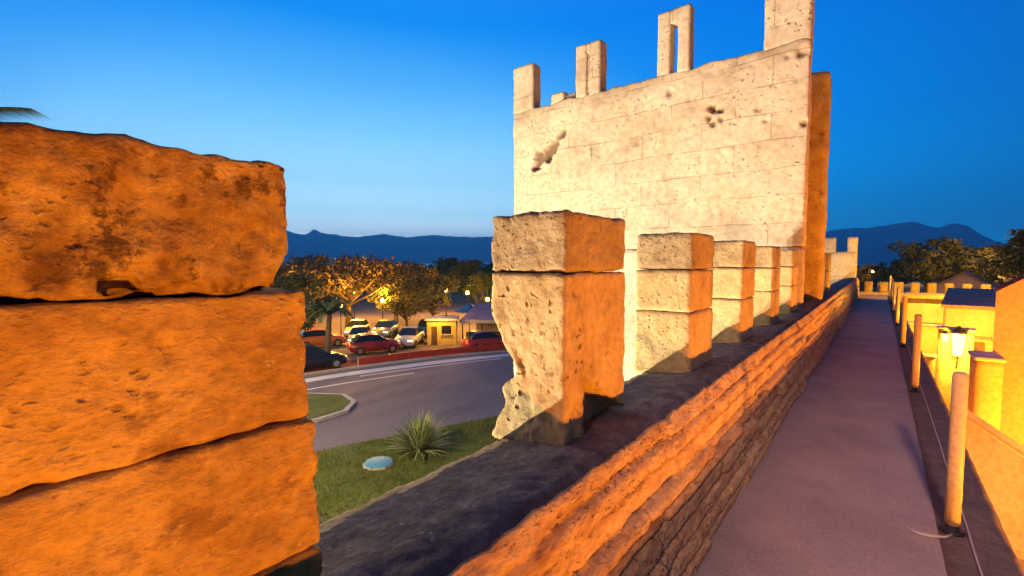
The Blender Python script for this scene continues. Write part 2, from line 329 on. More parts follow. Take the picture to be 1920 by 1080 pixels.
def along(P, n=60):
    o = []
    for i in range(n):
        t = i / (n - 1) * (len(P) - 1); k = min(int(t), len(P) - 2); t -= k
        p = [Vector(P[max(0, min(len(P) - 1, k + d))]) for d in (-1, 0, 1, 2)]
        o.append(.5 * ((2 * p[1]) + (p[2] - p[0]) * t + (2 * p[0] - 5 * p[1] + 4 * p[2] - p[3]) * t * t + (3 * p[1] - p[0] - 3 * p[2] + p[3]) * t ** 3))
    return o
near, far = along(RN), along(RF)
def off(i, t): return near[i].lerp(far[i], t)
ribbon('road', [(*near[i], *far[i]) for i in range(60)], -4.992, ASPH)
ribbon('plaza', [(*far[i], *(far[i] + (far[i] - near[i]).normalized() * 60)) for i in range(60)], -4.990, PAVE)
def line(t0, t1, i0, i1, name='road_streak_marking', m=PAINTW, z=-4.986): return ribbon(name, [(*off(i, t0), *off(i, t1)) for i in range(i0, i1)], z, m)
line(.875, .945, 6, 54)  # headlight streak painted as a broad pale line
line(.79, .805, 6, 22)
line(.74, .755, 22, 34); line(.825, .84, 30, 40); line(.40, .412, 40, 52)  # includes a short second line for the headlight streak
for k in range(7):    # broad crossing bars, drawn for part of the headlight streak
    line(.60 + k * .055, .63 + k * .055, 41, 44)
ribbon('red_streak_strip', [(*off(i, 1.02), *off(i, 1.22)) for i in range(8, 56)], -4.986, REDP)  # red surface laid in for the taillight streak
bm = bmesh.new()
for i in range(8, 55):
    a, b = off(i, 1.0), off(i + 1, 1.0); c, d = off(i, 1.016), off(i + 1, 1.016)
    q = [[bm.verts.new((p.x, p.y, z)) for p in (a, b, d, c)] for z in (-5, -4.87)]
    bm.faces.new(q[1]); bm.faces.new((q[0][0], q[0][1], q[1][1], q[1][0])); bm.faces.new((q[0][3], q[0][2], q[1][2], q[1][3]))
bmesh.ops.recalc_face_normals(bm, faces=bm.faces)
mesh('kerb', bm, PALE)['kind'] = 'structure'
lb = empty('streak_barrier', (*off(24, 1.05), -4.99), label='long low red barrier added for the taillight streak along the far road edge', cat='barrier')  # solid red stand-in for the taillight streak
bi = [i for i in range(8, 55) if 16.3 < off(i, 1.05).y < 27.5]; bm = bmesh.new(); rows = []
for i in bi:
    a, b = off(i, 1.05), off(i, 1.062); rows.append([bm.verts.new((p.x - lb.location.x, p.y - lb.location.y, z)) for p, z in ((a, .08), (a, .50), (b, .50), (b, .08))])
for a, b in zip(rows, rows[1:]):
    for q in range(4): bm.faces.new((a[q], a[(q + 1) % 4], b[(q + 1) % 4], b[q]))
bm.faces.new(rows[0]); bm.faces.new(rows[-1][::-1]); bmesh.ops.recalc_face_normals(bm, faces=bm.faces)
mesh('panel', bm, noisy('red_streak_paint', [(.3, (.40, .035, .025)), (.7, (.52, .07, .04))], 3, 6, .5, .1, 20), lb)
for i in bi[::2]:
    p = off(i, 1.056); bm = bmesh.new(); tube(bm, [(p.x - lb.location.x, p.y - lb.location.y, -.01), (p.x - lb.location.x, p.y - lb.location.y, .56)], .05, 8); mesh('post', bm, PALE, lb)
# traffic island
isl = [(-18.6, 8.2), (-17.9, 9.6), (-18.0, 11.0), (-18.9, 12.0), (-20.3, 12.3), (-21.9, 11.3), (-22.6, 9.2), (-23.3, 5), (-22.6, 2), (-20.6, 2.6), (-19.4, 5.5)]
bm = bmesh.new(); prism(bm, isl, -5, -4.86); mesh('island_kerb', bm, PALE)['kind'] = 'structure'
cx = sum(p[0] for p in isl) / len(isl); cy = sum(p[1] for p in isl) / len(isl)
isl2 = [(cx + (x - cx) * .91, cy + (y - cy) * .94) for x, y in isl]
bm = bmesh.new(); prism(bm, isl2, -4.9, -4.83); mesh('island_lawn', bm, TURF)['kind'] = 'structure'
# lawn between the wall and the road
bm = bmesh.new(); rows = []
for i in range(8, 52):
    p = near[i]; rows.append([bm.verts.new((p.x + (-1.3 - p.x) * k / 10, p.y, -4.985 + .05 * fr(Vector((p.x + k, p.y, 0)) * .4, 1, 2, 3))) for k in range(11)])
for a, b in zip(rows, rows[1:]):
    for k in range(10): bm.faces.new((a[k], a[k + 1], b[k + 1], b[k]))
bmesh.ops.recalc_face_normals(bm, faces=bm.faces)
o = mesh('lawn', bm, TURF, smooth=True); o['kind'] = 'structure'
if o.data.polygons[0].normal.z < 0: o.data.flip_normals()
rg = random.Random(5); v = []; f = []
def near_x(y):
    for a, b in zip(near, near[1:]):
        if a.y <= y <= b.y: return a.x + (b.x - a.x) * (y - a.y) / (b.y - a.y)
    return -12
for _ in range(46000):
    y = rg.uniform(-3, 16); x = rg.uniform(near_x(y) - .05, near_x(y) + (7.5 if rg.random() < .5 else 4.5)); h = rg.uniform(.05, .13); a = rg.uniform(0, 6.28); w = .012
    l = (rg.uniform(-.05, .05), rg.uniform(-.05, .05)); k = len(v)
    v += [(x - w * cos(a), y - w * sin(a), -5), (x + w * cos(a), y + w * sin(a), -5), (x + l[0], y + l[1], -4.99 + h)]; f.append((k, k + 1, k + 2))
tag(pydata('grass', v, f, GRASS), label='short green grass on the lawn below the wall', cat='grass', kind='stuff')

# town side: lower street
sheet('street', [(.6, -14), (40, -14), (40, 120), (-.2, 120), (-.2, 31), (.6, 31)], -2.2, SAND)
# the wall walk
v, f = grid(30, 260, lambda i, j: (-.80 + 1.14 * i / 29, -3 + 31.5 * j / 259, .005 * fr(Vector((i * .18, j * .22, 1)), 1, 2, 4)))
tag(pydata('walkway', v, f, FLOOR, smooth=True), kind='structure')
bm = bmesh.new(); stone(bm, .33, .66, -3, 28, -.3, .012, .09, .02, .006, 5, 3)
mesh('kerb_strip', bm, KERB, smooth=True)['kind'] = 'structure'

# ------------------------------------------------------------------ the city wall
wall = empty('city_wall', (-1.1, 12, -5), label='long crenellated stone city wall with ledge beside the walkway', cat='wall')
def part(o, parent):
    o.parent = parent; o.matrix_parent_inverse = Matrix.Translation(-parent.location) if parent.type == 'EMPTY' else Matrix()
    return o
LX0, LX1, LZ = -1.42, -.822, .868
ys = []; y = -3.0
while y < 28: ys.append(y); y += max(.016, .0065 * abs(y)) if y > -.2 else .08
def ledge_pt(i, j):
    y = ys[j]; nx = 30
    if i == 0: return (LX0 + .02, y, .5)
    if i == nx + 1: return (LX1 - .04, y, .78)
    t = (i - 1) / (nx - 1); x = LX0 + (LX1 - LX0) * t
    z = .80 + (LZ - .80) * min(1, t * 1.4)
    p = Vector((x, y, 0)); z += .008 * fr(p * 9, .8, 2.1, 5) + .004 * noise.noise(p * 38)
    edge = min(t, 1 - t); z -= (.05 if t < .5 else .03) * max(0, .07 - edge) / .07
    x += (.018 * fr(Vector((0, y * 4, 7 if t < .5 else 1)), 1, 2, 4) if edge < .07 else 0)
    return (x, y, z)
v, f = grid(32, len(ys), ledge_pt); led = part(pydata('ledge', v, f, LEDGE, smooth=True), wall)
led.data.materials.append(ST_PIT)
for pl in led.data.polygons: pl.material_index = 1 if pl.index % 31 < 5 + 1.6 * noise.noise(Vector((pl.center.y * 5, 0, 0))) else 0  # pale stone along the outer rim paints in its floodlit line
led['label'] = 'dark lichen covered ledge top'
rc = random.Random(3); ch = [0.0]
while ch[-1] < .95: ch.append(ch[-1] + rc.choice((.075, .09, .10, .12)))
jitter = {}
def rubble_pt(i, j):
    y = ys[j]; nz = 84
    if i == 0: return (-.88, y, .80)
    z = .865 - (.88) * (i - 1) / (nz - 1)
    zz = z + .016 * noise.noise(Vector((y * .8, 4, 0))) + .006 * noise.noise(Vector((y * 5, z * 8, 2)))
    c = 0
    while c < len(ch) - 2 and ch[c + 1] < zz: c += 1
    dz = min(abs(zz - ch[c]), abs(ch[c + 1] - zz))
    ln = .9 + .9 * ((c * 37) % 5) / 5; u = y / ln + c * .37 + .15 * noise.noise(Vector((y * 3, c * 5.0, 0))); k = math.floor(u); du = min(u - k, 1 - u + k) * ln
    jj = jitter.setdefault((c, k), rc.uniform(-.016, .038))
    j1 = max(0, 1 - dz / .020) * (.4 + .6 * max(0, min(1, .5 + 1.3 * noise.noise(Vector((y * 1.5, c * 3.1, 5)))))); j2 = max(0, 1 - du / .016) * .55
    p = Vector((y, z, 0))
    x = -.795 + .075 * (1 - z / .87) + jj + .008 * fr(Vector((y * 9, z * 22, 0)), .8, 2.1, 5) - .062 * max(j1, j2) + .006 * noise.noise(Vector((y * 40, z * 40, 0)))
    kk = max(0, min(1, (z - .78) / .06)); x = x * (1 - kk) + (-.802 + .012 * fr(Vector((y * 9, z * 14, 3)), 1, 2, 4)) * kk; x -= .018 * max(0, z - .84) / .025
    return (x, y, z + (.012 * fr(Vector((y * 5, 9, 0)), 1, 2, 4) if i < 4 else 0))
v, f = grid(85, len(ys), rubble_pt); part(pydata('inner_face', v, [q[::-1] for q in f], RUBBLE, smooth=True), wall)
bm = bmesh.new(); stone(bm, -1.44, .64, -14, 29.5, -5.2, -.02, .5, .05, .03, 1.2, 9)
o = part(mesh('wall_core', bm, ST, smooth=True), wall)
bm = bmesh.new(); stone(bm, -1.43, -.86, -14, 29.5, -.3, .78, .3, .05, .015, 1.2, 9); part(mesh('wall_core', bm, ST, smooth=True), wall)

def erode_front(amount, seed):
    def fn(p, pp, nn):
        t = max(0, min(1, (1.62 - p.z) / .5)); e = max(0, 1 - (p.x + 1.46) / .28) * max(0, 1 - (p.y - 1.66) / .5)
        wv = max(0, 1 - abs(p.z - 1.12) / .30)
        pp = pp.copy(); pp.x += amount * e * wv * (1 + .6 * noise.noise(p * 9)); return pp
    return fn
def merlon(y0, y1, courses, fine, seed, label=None, cap_m=ST_CAP, fn=None, x0=-1.45, x1=-1.03, m=ST_FACE, z0=.80, capfn=None):
    """stacked ashlar blocks; the top stone is a sub-part"""
    root = None; bm = bmesh.new(); rs = random.Random(seed); z = z0
    res = .013 if fine == 3 else .02 if fine == 2 else .028 if fine == 1 else .06
    for k, zt in enumerate(courses[:-1]):
        j = .008 if fine else .012
        a = [rs.uniform(-j, j) for _ in range(4)]
        stone(bm, x0 + a[0], x1 + a[1] * .6, y0 + a[2], y1 + a[3] + .012 * (len(courses) - k) * (fine >= 2), z, zt - .003, res, .012, .0065, 10, seed + k, .03 if fine >= 2 else .0, 20, fn)
        z = zt
    o = part(mesh('merlon', bm, m, smooth=True), wall)
    if label: o['label'] = label
    bm = bmesh.new(); stone(bm, x0, x1 + .004, y0, y1 - .01, z + .003, courses[-1], res, .020, .014 if fine == 3 else .010, 12, seed + 9, .045 if fine >= 2 else .0, 24, capfn)
    c = mesh('cap_stone', bm, cap_m, smooth=True); c.parent = o
    return o
def slot(p, pp, nn):      # chisel slot at the foot of the cap stone, and its chipped lower corner
    pp = pp.copy()
    if nn.x > .5 and .165 < p.y < .225 and 1.598 < p.z < 1.622: pp.x -= .05
    if p.z < 1.67 and p.y > .44: pp.y -= .035 * min(1, (p.y - .44) / .06) * min(1, (1.67 - p.z) / .05)
    return pp
merlon(-.25, .51, [.97, 1.285, 1.585, 1.865], 3, 1, 'large foreground merlon of four worn orange lit blocks', capfn=slot, m=ST_NEAR, cap_m=ST_TOP)
def m2fn(p, pp, nn):
    pp = erode_front(.15, 2)(p, pp, nn)
    if p.y > 1.81 and p.z < 1.12 and p.x > -1.2:      # broken away foot of the rear stone
        t = max(0, (1.12 - .55 * (p.y - 1.81) - p.z)); s = min(1, t / .02)
        pp.x -= .10 * s * min(1, (p.x + 1.2) / .1); 
    if p.y > 1.81 and p.x > -1.1: pp.x -= .012
    return pp
o2 = merlon(1.65, 2.24, [1.60, 1.865], 2, 2, 'tall merlon with pitted front and broken foot', ST_CAP, m2fn, m=ST_PIT)
merlon(3.32, 3.87, [1.285, 1.59, 1.855], 1, 3, 'merlon of three even blocks')
merlon(4.88, 5.44, [1.28, 1.59, 1.855], 1, 4)
merlon(6.45, 7.0, [1.28, 1.57, 1.84], 1, 5)
merlon(8.1, 8.66, [1.28, 1.57, 1.83], 1, 6)
merlon(12.9, 13.5, [1.4, 1.85], 0, 7); merlon(14.5, 15.1, [1.4, 1.85], 0, 8)

# ------------------------------------------------------------------ gate tower with open back
tower = empty('gate_tower', (-4, 9.2, -5), label='tall floodlit stone tower with slit battlements rising behind the wall', cat='tower')
TX0, TX1, TY = -7.16, -1.0, 9.0
cav = [((-2.50, 4.42), .10, .10), ((-2.36, 4.40), .08, .10), ((-2.55, 4.30), .07, .08), ((-2.34, 4.22), .06, .06), ((-2.47, 4.17), .07, .06), ((-1.12, 5.06), .08, .08), ((-1.34, 5.07), .06, .05), ((-1.05, 3.92), .07, .07), ((-4.0, 4.1), .16, .025), ((-3.3, 4.9), .07, .05), ((-1.72, 4.28), .07, .04), ((-1.62, 4.05), .05, .05), ((-4.9, 4.1), .22, .03), ((-3.75, 4.15), .14, .02)]
def scar(x, z):
    ax, az, bx, bz = -6.50, 3.90, -5.66, 4.60; dx, dz = bx - ax, bz - az
    t = max(0, min(1, ((x - ax) * dx + (z - az) * dz) / (dx * dx + dz * dz)))
    w = .15 * (1 - t) ** .7 * (.45 + min(1, t * 5)) + .03
    q = math.hypot(x - ax - t * dx, z - az - t * dz) / w + .9 * fr(Vector((x * 6, z * 6, 8)), .8, 2.2, 4)
    return max(0, min(1, (1.0 - q) / .4))
def tfn(p, pp, nn):
    pp = pp.copy()
    if nn.y < -.5:
        d = .17 * scar(p.x, p.z)
        for (cxx, cz), r_, dp in cav:
            q = ((p.x - cxx) ** 2 + (p.z - cz) ** 2) ** .5 / r_ + .8 * fr(Vector((p.x * 7, p.z * 7, 1)), .8, 2.2, 4)
            d = max(d, dp * max(0, min(1, (1.0 - q) / .6)))
        pp.y += d + .02 * max(0, noise.noise(Vector((p.x * 1.4, p.z * 1.4, 3)))) 
    if p.z > 5.0: pp.z += .035 * fr(Vector((p.x * 2.2, 0, 4)), 1, 2, 4) * min(1, (p.z - 5) / .2)
    return pp
bm = bmesh.new()
stone(bm, TX0, TX1, TY, TY + .36, 1.9, 5.28, .034, .04, .016, 2.5, 21, .03, 9, tfn)
def shade_wear(o, fn):
    a = o.data.attributes.new('shade_wear', 'FLOAT', 'POINT')
    a.data.foreach_set('value', [fn(v_.co) for v_ in o.data.vertices])
def tshade_wear(c):  # paints shade into the scar and cavities so they read as dark holes
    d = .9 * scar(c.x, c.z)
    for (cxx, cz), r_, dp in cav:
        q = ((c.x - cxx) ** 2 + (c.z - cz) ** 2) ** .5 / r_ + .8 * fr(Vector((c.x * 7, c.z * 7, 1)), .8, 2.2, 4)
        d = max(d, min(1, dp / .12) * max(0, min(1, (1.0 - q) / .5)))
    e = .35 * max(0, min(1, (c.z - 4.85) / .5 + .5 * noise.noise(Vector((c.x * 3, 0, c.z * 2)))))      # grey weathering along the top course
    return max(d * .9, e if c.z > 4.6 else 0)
fwo = part(mesh('front_wall', bm, ST_TOWER, smooth=True), tower); shade_wear(fwo, tshade_wear)
bm = bmesh.new(); stone(bm, TX0, TX1, TY, TY + .36, -5.1, 1.9, .09, .04, .016, 2.5, 21, .03, 9); part(mesh('front_wall', bm, ST_TOWER, smooth=True), tower)
def tmerlon(x0, x1, z1, slit=None, dp=.33, blind=False):
    bm = bmesh.new(); z0 = 5.24
    if slit:
        s0, s1, sz0, sz1 = slit
        stone(bm, x0, s0, TY, TY + dp, z0, z1, .05, .03, .012, 4, 31); stone(bm, s1, x1, TY, TY + dp, z0, z1, .05, .03, .012, 4, 31)
        stone(bm, s0 - .03, s1 + .03, TY + .008, TY + dp - .008, sz1, z1 - .006, .05, .02, .01, 4, 32)
        stone(bm, s0 - .03, s1 + .03, TY + .008, TY + dp - .008, z0, sz0, .05, .02, .01, 4, 33)
    else: stone(bm, x0, x1, TY, TY + dp, z0, z1, .05, .03, .012, 4, 34)
    if blind: stone(bm, slit[0] - .02, slit[1] + .02, TY + .05, TY + dp - .02, z0, z1 - .02, .05, .02, .01, 4, 35)
    return part(mesh('merlon', bm, ST_TOWER, smooth=True), tower)
tmerlon(-7.16, -6.56, 6.34)
tmerlon(-5.40, -4.80, 6.37, (-5.125, -5.055, 5.12, 6.14), blind=True)
tmerlon(-3.56, -2.93, 6.47, (-3.30, -3.165, 5.2, 6.2), .27)
tmerlon(-1.69, -1.0, 6.62)
bm = bmesh.new(); stone(bm, -6.06, -5.72, TY + .02, TY + .34, 5.22, 5.50, .05, .03, .02, 5, 41); stone(bm, -5.74, -5.46, TY + .1, TY + .36, 5.22, 5.44, .05, .03, .02, 5, 42)
part(mesh('broken_merlon', bm, ST_TOWER, smooth=True), tower)
bm = bmesh.new(); stone(bm, -7.16, -6.8, TY + .37, 13.2, -5.1, 5.2, .14, .04, .02, 2, 43); part(mesh('side_wall', bm, ST_TOWER, smooth=True), tower)
bm = bmesh.new(); stone(bm, -1.62, -1.16, TY + .37, 10.86, .4, 4.9, .08, .04, .02, 2, 44); part(mesh('side_wall', bm, ST, smooth=True), tower)
bm = bmesh.new(); stone(bm, -1.95, -.885, 10.88, 11.45, .3, 5.36, .07, .05, .02, 2.5, 45, .02, 9, lambda p, pp, nn: pp + Vector((0, 0, -.10 * max(0, p.x + 1.3) * (p.z > 5.1))))
part(mesh('rear_pier', bm, ST, smooth=True), tower)

# far tower at the end of the walk
ft = empty('watch_tower', (-1.5, 28.2, -5), label='small distant floodlit tower with two merlons at the walkway end', cat='tower')
bm = bmesh.new(); stone(bm, -2.6, -.88, 28, 28.6, -5, 2.12, .2, .04, .02, 2, 51); part(mesh('front_wall', bm, ST_TOWER, smooth=True), ft)
for x0, x1 in ((-2.6, -1.75), (-1.28, -.88)):
    bm = bmesh.new(); stone(bm, x0, x1, 28, 28.5, 2.1, 2.84, .1, .03, .015, 3, 52); part(mesh('merlon', bm, ST_TOWER, smooth=True), ft)

# ------------------------------------------------------------------ posts and cord along the open edge
PG = 'posts along the open edge of the walkway'
post = empty('bollard', (.40, 3.78, .012))
bm = bmesh.new(); tube(bm, [(0, 0, .05), (0, 0, .5), (0, 0, .955), (0, 0, .972), (0, 0, .98)], [.037, .037, .037, .033, .02], 20); part_o = mesh('shaft', bm, POST, post, True)
bm = bmesh.new(); tube(bm, [(0, 0, 0), (0, 0, .012), (0, 0, .014), (0, 0, .06)], [.062, .062, .034, .032], 18); mesh('base_plate', bm, DARK, post, True)
PL = ['tall orange lit post standing nearest on the walkway edge', 'second post along the walkway edge beyond the nearest post', 'third post along the walkway edge, standing before the lane']
far_l = 'slim post in the distant run towards the far crenellated wall'
for i in range(7):
    o = post if i == 0 else copy_tree(post); o.location = (.40, 3.78 + 3.86 * i, .012)
    tag(o, PL[i] if i < 3 else ['fourth post from the near end of the walkway edge', 'fifth post from the near end of the walkway edge', 'sixth post from the near end of the walkway edge', 'last post at the far end of the walkway edge'][i - 3], 'bollard', PG)
bm = bmesh.new(); pts = [(.475 + .008 * noise.noise(Vector((y_ * 1.3, 0, 0))), y_, .022 + .003 * noise.noise(Vector((y_ * 2, 3, 0)))) for y_ in [1.5 + .12 * k for k in range(90)]]
tube(bm, pts, .006, 6); tag(mesh('edge_cord', bm, WIRE, None, True), 'thin pale cord lying along the walkway edge beside the posts', 'cord')
bm = bmesh.new(); tube(bm, [(.395, 3.72, .022), (.36, 3.66, .018), (.30, 3.64, .012), (.24, 3.63, .012), (.185, 3.66, .012)], [.007, .008, .009, .009, .006], 6)
tag(mesh('loose_strap', bm, WIRE, None, True), 'short pale strap on the floor at the foot of the nearest post', 'strap')

# ------------------------------------------------------------------ vegetation builders
def leaf_cloud(v, f, c, rad, n, size, rg, flat=1.0):
    for _ in range(n):
        d = Vector((rg.gauss(0, 1), rg.gauss(0, 1), rg.gauss(0, 1))).normalized() * rg.random() ** .45
        p = Vector(c) + Vector((d.x * rad, d.y * rad, d.z * rad * flat)); s = size * rg.uniform(.6, 1.3)
        a = Vector((rg.gauss(0, 1), rg.gauss(0, 1), rg.gauss(0, .7))).normalized() * s; b = a.orthogonal().normalized() * s * rg.uniform(.4, .7)
        k = len(v); v += [p - a, p - b * .9, p + a, p + b]; f.append((k, k + 1, k + 2, k + 3))
def make_tree(name, h, crown_r, crown_h, clumps, per, leaf, m, seed, lean=.0, trunk_r=.22, umbrella=False):
    root = empty(name); rg = random.Random(seed); bm = bmesh.new(); ct = h - crown_h
    top = Vector((lean, 0, ct + crown_h * .35)); tube(bm, [(0, 0, -.1), (lean * .3, .1, ct * .5), (lean * .7, 0, ct), top], [trunk_r, trunk_r * .8, trunk_r * .62, trunk_r * .3], 8)
    cs = []
    for k in range(clumps):
        a = rg.uniform(0, 2 * pi); q = rg.random() ** .55; z = rg.uniform(-.5, .5)
        pr = (1 - (abs(z) * 1.7) ** 2 * .75) if not umbrella else (1 - max(0, z * 1.9) ** 2)
        cs.append(Vector((lean + cos(a) * q * crown_r * max(.2, pr), sin(a) * q * crown_r * max(.2, pr), ct + crown_h * (.5 + z * .9))))
    for c in cs[::max(1, len(cs) // 12)]:
        st = Vector((lean * .6, 0, ct * rg.uniform(.6, 1))); mid = st.lerp(c, .5) + Vector((0, 0, -.15 * crown_h * rg.random()))
        tube(bm, [st, mid, c], [trunk_r * .42, trunk_r * .28, trunk_r * .1], 6)
    mesh('trunk', bm, BARK, root, True)
    v = []; f = []
    for c in cs: leaf_cloud(v, f, c, crown_r * rg.uniform(.18, .34), per, leaf, rg, .75)
    pydata('crown', v, f, m, root); return root
def place(src, x, y, z, rz, sc, label, cat, group, first):
    o = src if first else copy_tree(src); o.location = (x, y, z); o.rotation_euler.z = rz; o.scale = (sc,) * 3 if not isinstance(sc, tuple) else sc
    return tag(o, label, cat, group)
G1 = 'trees of the park beyond the road'; G2 = 'trees beyond the town'
pineA = make_tree('umbrella_pine', 6.7, 4.9, 2.6, 46, 90, .20, LEAF_B, 1, .5, .26, True)
roundB = make_tree('round_tree', 5.2, 2.6, 3.3, 34, 95, .15, LEAF_O, 2, .2, .16)
darkC = make_tree('dark_tree', 6.0, 2.7, 4.4, 40, 90, .17, LEAF_D, 3, -.2, .2)
place(pineA, -39.0, 23.9, -5, .4, 1.0, 'broad russet umbrella pine behind the street lamp on the plaza', 'tree', G1, True)
place(pineA, -46.5, 24.6, -5, 2.2, 1.02, 'broad russet umbrella pine at the left end of the park', 'tree', G1, False)
place(pineA, -41.5, 31.5, -5, 4.0, .93, 'umbrella pine with spreading branches behind the round olive trees', 'tree', G1, False)
place(roundB, -34.0, 26.8, -5, 0, 1.0, 'round olive green tree behind the white car', 'tree', G1, True)
place(roundB, -34.6, 30.6, -5, 1.7, 1.05, 'round olive green tree behind the yellow kiosk', 'tree', G1, False)
place(roundB, -37.6, 28.6, -5, 3.1, .92, 'smaller olive tree between the two larger round trees', 'tree', G1, False)
place(darkC, -34.2, 16.9, -5, 0, .92, 'dark green tree at the left edge of the plaza by the palm', 'tree', G1, True)
for i, (x, y, rz, s) in enumerate([(-49, 51, 1, 1.12), (-58, 55, 2, 1.18), (-38, 42, 3, .86), (-33, 41.5, 5, .8), (-52, 42, .5, .95)]):
    place(darkC, x, y, -5, rz, s, ['dark tree rising behind the blue parasol', 'tall dark tree farthest back on the right of the park', 'low dark tree behind the lavender awning', 'low dark tree close beside the tall merlon', 'dark tree between the olive trees and the far houses'][i], 'tree', G1, False)
# wood stretching towards the bay: nobody could count it
rg = random.Random(77); v = []; f = []
for _ in range(620):
    b = R(rg.uniform(-80, 22)); d = rg.uniform(75, 900) ** 1; d = 75 * (900 / 75) ** rg.random(); zg = -5 - max(0, d - 200) * .008; h = rg.uniform(3.2, 6.0) * (1 if d < 250 else 1.0)
    if R(-12) < b < R(14) and d < 120: continue
    r_ = h * rg.uniform(.5, .9); c = Vector((d * sin(b), d * cos(b), zg + h * .55))
    leaf_cloud(v, f, c, r_, 110, .30 + d * .0022, rg, .62)
tag(pydata('distant_wood', v, f, LEAF_D), 'dark belt of trees stretching towards the bay', 'wood', kind='stuff')
# trees behind the town
olive = make_tree('olive_tree', 7.5, 4.2, 4.6, 46, 90, .24, LEAF_O, 5, .3, .26)
for i, (x, y, z, rz, s, lb) in enumerate([
    (4.4, 76, -3.2, 0, 1.0, 'tallest olive tree in the middle behind the crenellated cross wall'), (8.6, 84, -3.2, 1.3, .88, 'olive tree to the right of the tallest tree behind the town'),
    (12.0, 80, -3.2, 2.6, .86, 'olive tree above the dark tiled roofs'), (11.0, 58, -3.2, 4.1, 1.0, 'large olive tree above the pink gable wall'),
    (1.9, 88, -3.2, 5, .66, 'low olive tree between the distant lamps'), (-2.4, 104, -3.6, .6, .62, 'low olive tree beside the small distant tower')]):
    place(olive, x, y, z, rz, s, lb, 'tree', G2, i == 0)
# palms
def frond(v, f, base, az, L, droop, rg, w=.30):
    n = 18; pts = []; p = Vector(base); el = R(62) - droop * .3
    for k in range(n + 1):
        pts.append(p.copy()); e2 = el - droop * (k / n) ** 1.3 * 1.9; p = p + Vector((cos(az) * cos(e2), sin(az) * cos(e2), sin(e2))) * L / n
    for k in range(1, n):
        d = (pts[k + 1] - pts[k]).normalized(); sd = d.cross(Vector((0, 0, 1))).normalized(); wl = w * L * (1 - abs(k / n - .4) ** 1.5) * .55
        for s in (-1, 1):
            for t in (0, .25, .5, .75):
                q = pts[k].lerp(pts[k + 1], t); tip = q + sd * s * wl + d * wl * .55 + Vector((0, 0, -wl * .35)); i0 = len(v)
                v += [q - d * .022 * L * .4, q + d * .022 * L * .4, tip]; f.append((i0, i0 + 1, i0 + 2))
        i0 = len(v); r_ = .02 * L * .35 * (1 - k / n); v += [pts[k] - sd * r_, pts[k] + sd * r_, pts[k + 1] + sd * r_, pts[k + 1] - sd * r_]; f.append((i0, i0 + 1, i0 + 2, i0 + 3))
def make_palm(name, h, L, nf, seed, lean=.3):
    root = empty(name); rg = random.Random(seed); bm = bmesh.new()
    tube(bm, [(lean * (k / 10) ** 1.6, 0, h * k / 10) for k in range(11)], [.20 - .006 * k + .02 * (k % 2) for k in range(11)], 10); mesh('trunk', bm, BARK, root, True)
    v = []; f = []
    for k in range(nf): frond(v, f, (lean, 0, h - .05), 2 * pi * k / nf * 2.4 + rg.uniform(-.2, .2), L * rg.uniform(.8, 1.1), rg.uniform(.45, 1.25), rg)
    pydata('crown', v, f, PALM, root); return root
p1 = make_palm('palm_tree', 3.3, 2.0, 34, 8, .9); place(p1, -26.6, 14.9, -5, 2.4, 1.0, 'leaning palm tree beside the dark car', 'palm', 'palm trees by the road', True)
p2 = make_palm('palm_tree', 7.6, 2.6, 36, 9, .2); place(p2, -10.6, -.9, -5, .3, 1.0, 'tall palm whose frond tip shows above the foreground merlon', 'palm', 'palm trees by the road', True)
# clump of sword-like leaves on the lawn
v = []; f = []; rg = random.Random(4)
for k in range(300):
    az = rg.uniform(0, 2 * pi); el = R(rg.uniform(12, 86)); L = rg.uniform(.8, 1.45) * (1 if el > .7 else .95); n = 6; p = Vector((.12 * cos(az), .12 * sin(az), .05)); w0 = rg.uniform(.035, .06)
    sd = Vector((-sin(az), cos(az), 0)); prev = None
    for s in range(n + 1):
        e2 = el - .6 * (s / n) ** 2; w = w0 * (1 - (s / n) ** 1.4) + .002; i0 = len(v); v += [p - sd * w, p + sd * w]
        if prev is not None: f.append((prev, prev + 1, i0 + 1, i0))
        prev = i0; p = p + Vector((cos(az) * cos(e2), sin(az) * cos(e2), sin(e2))) * L / n
yu = pydata('yucca_plant', v, f, AGAVE); yu.location = (-12.4, 10.3, -5)
tag(yu, 'spiky pale green plant standing on the lawn', 'plant')
# round pale blue cover on the lawn
bm = bmesh.new(); tube(bm, [(0, 0, 0), (0, 0, .05), (0, 0, .06)], [.46, .46, .43], 28); dc = empty('ground_cover', (-12.63, 8.79, -4.98), label='round pale blue cover set in the grass before the spiky plant', cat='cover')
mesh('lid', bm, mat('pale_blue_paint', (.10, .34, .50), .5), dc, True)
bm = bmesh.new(); bmesh.ops.create_cone(bm, cap_ends=False, segments=28, radius1=.52, radius2=.47, depth=.06); mesh('rim', bm, PALE, dc, True).location = (0, 0, .02)

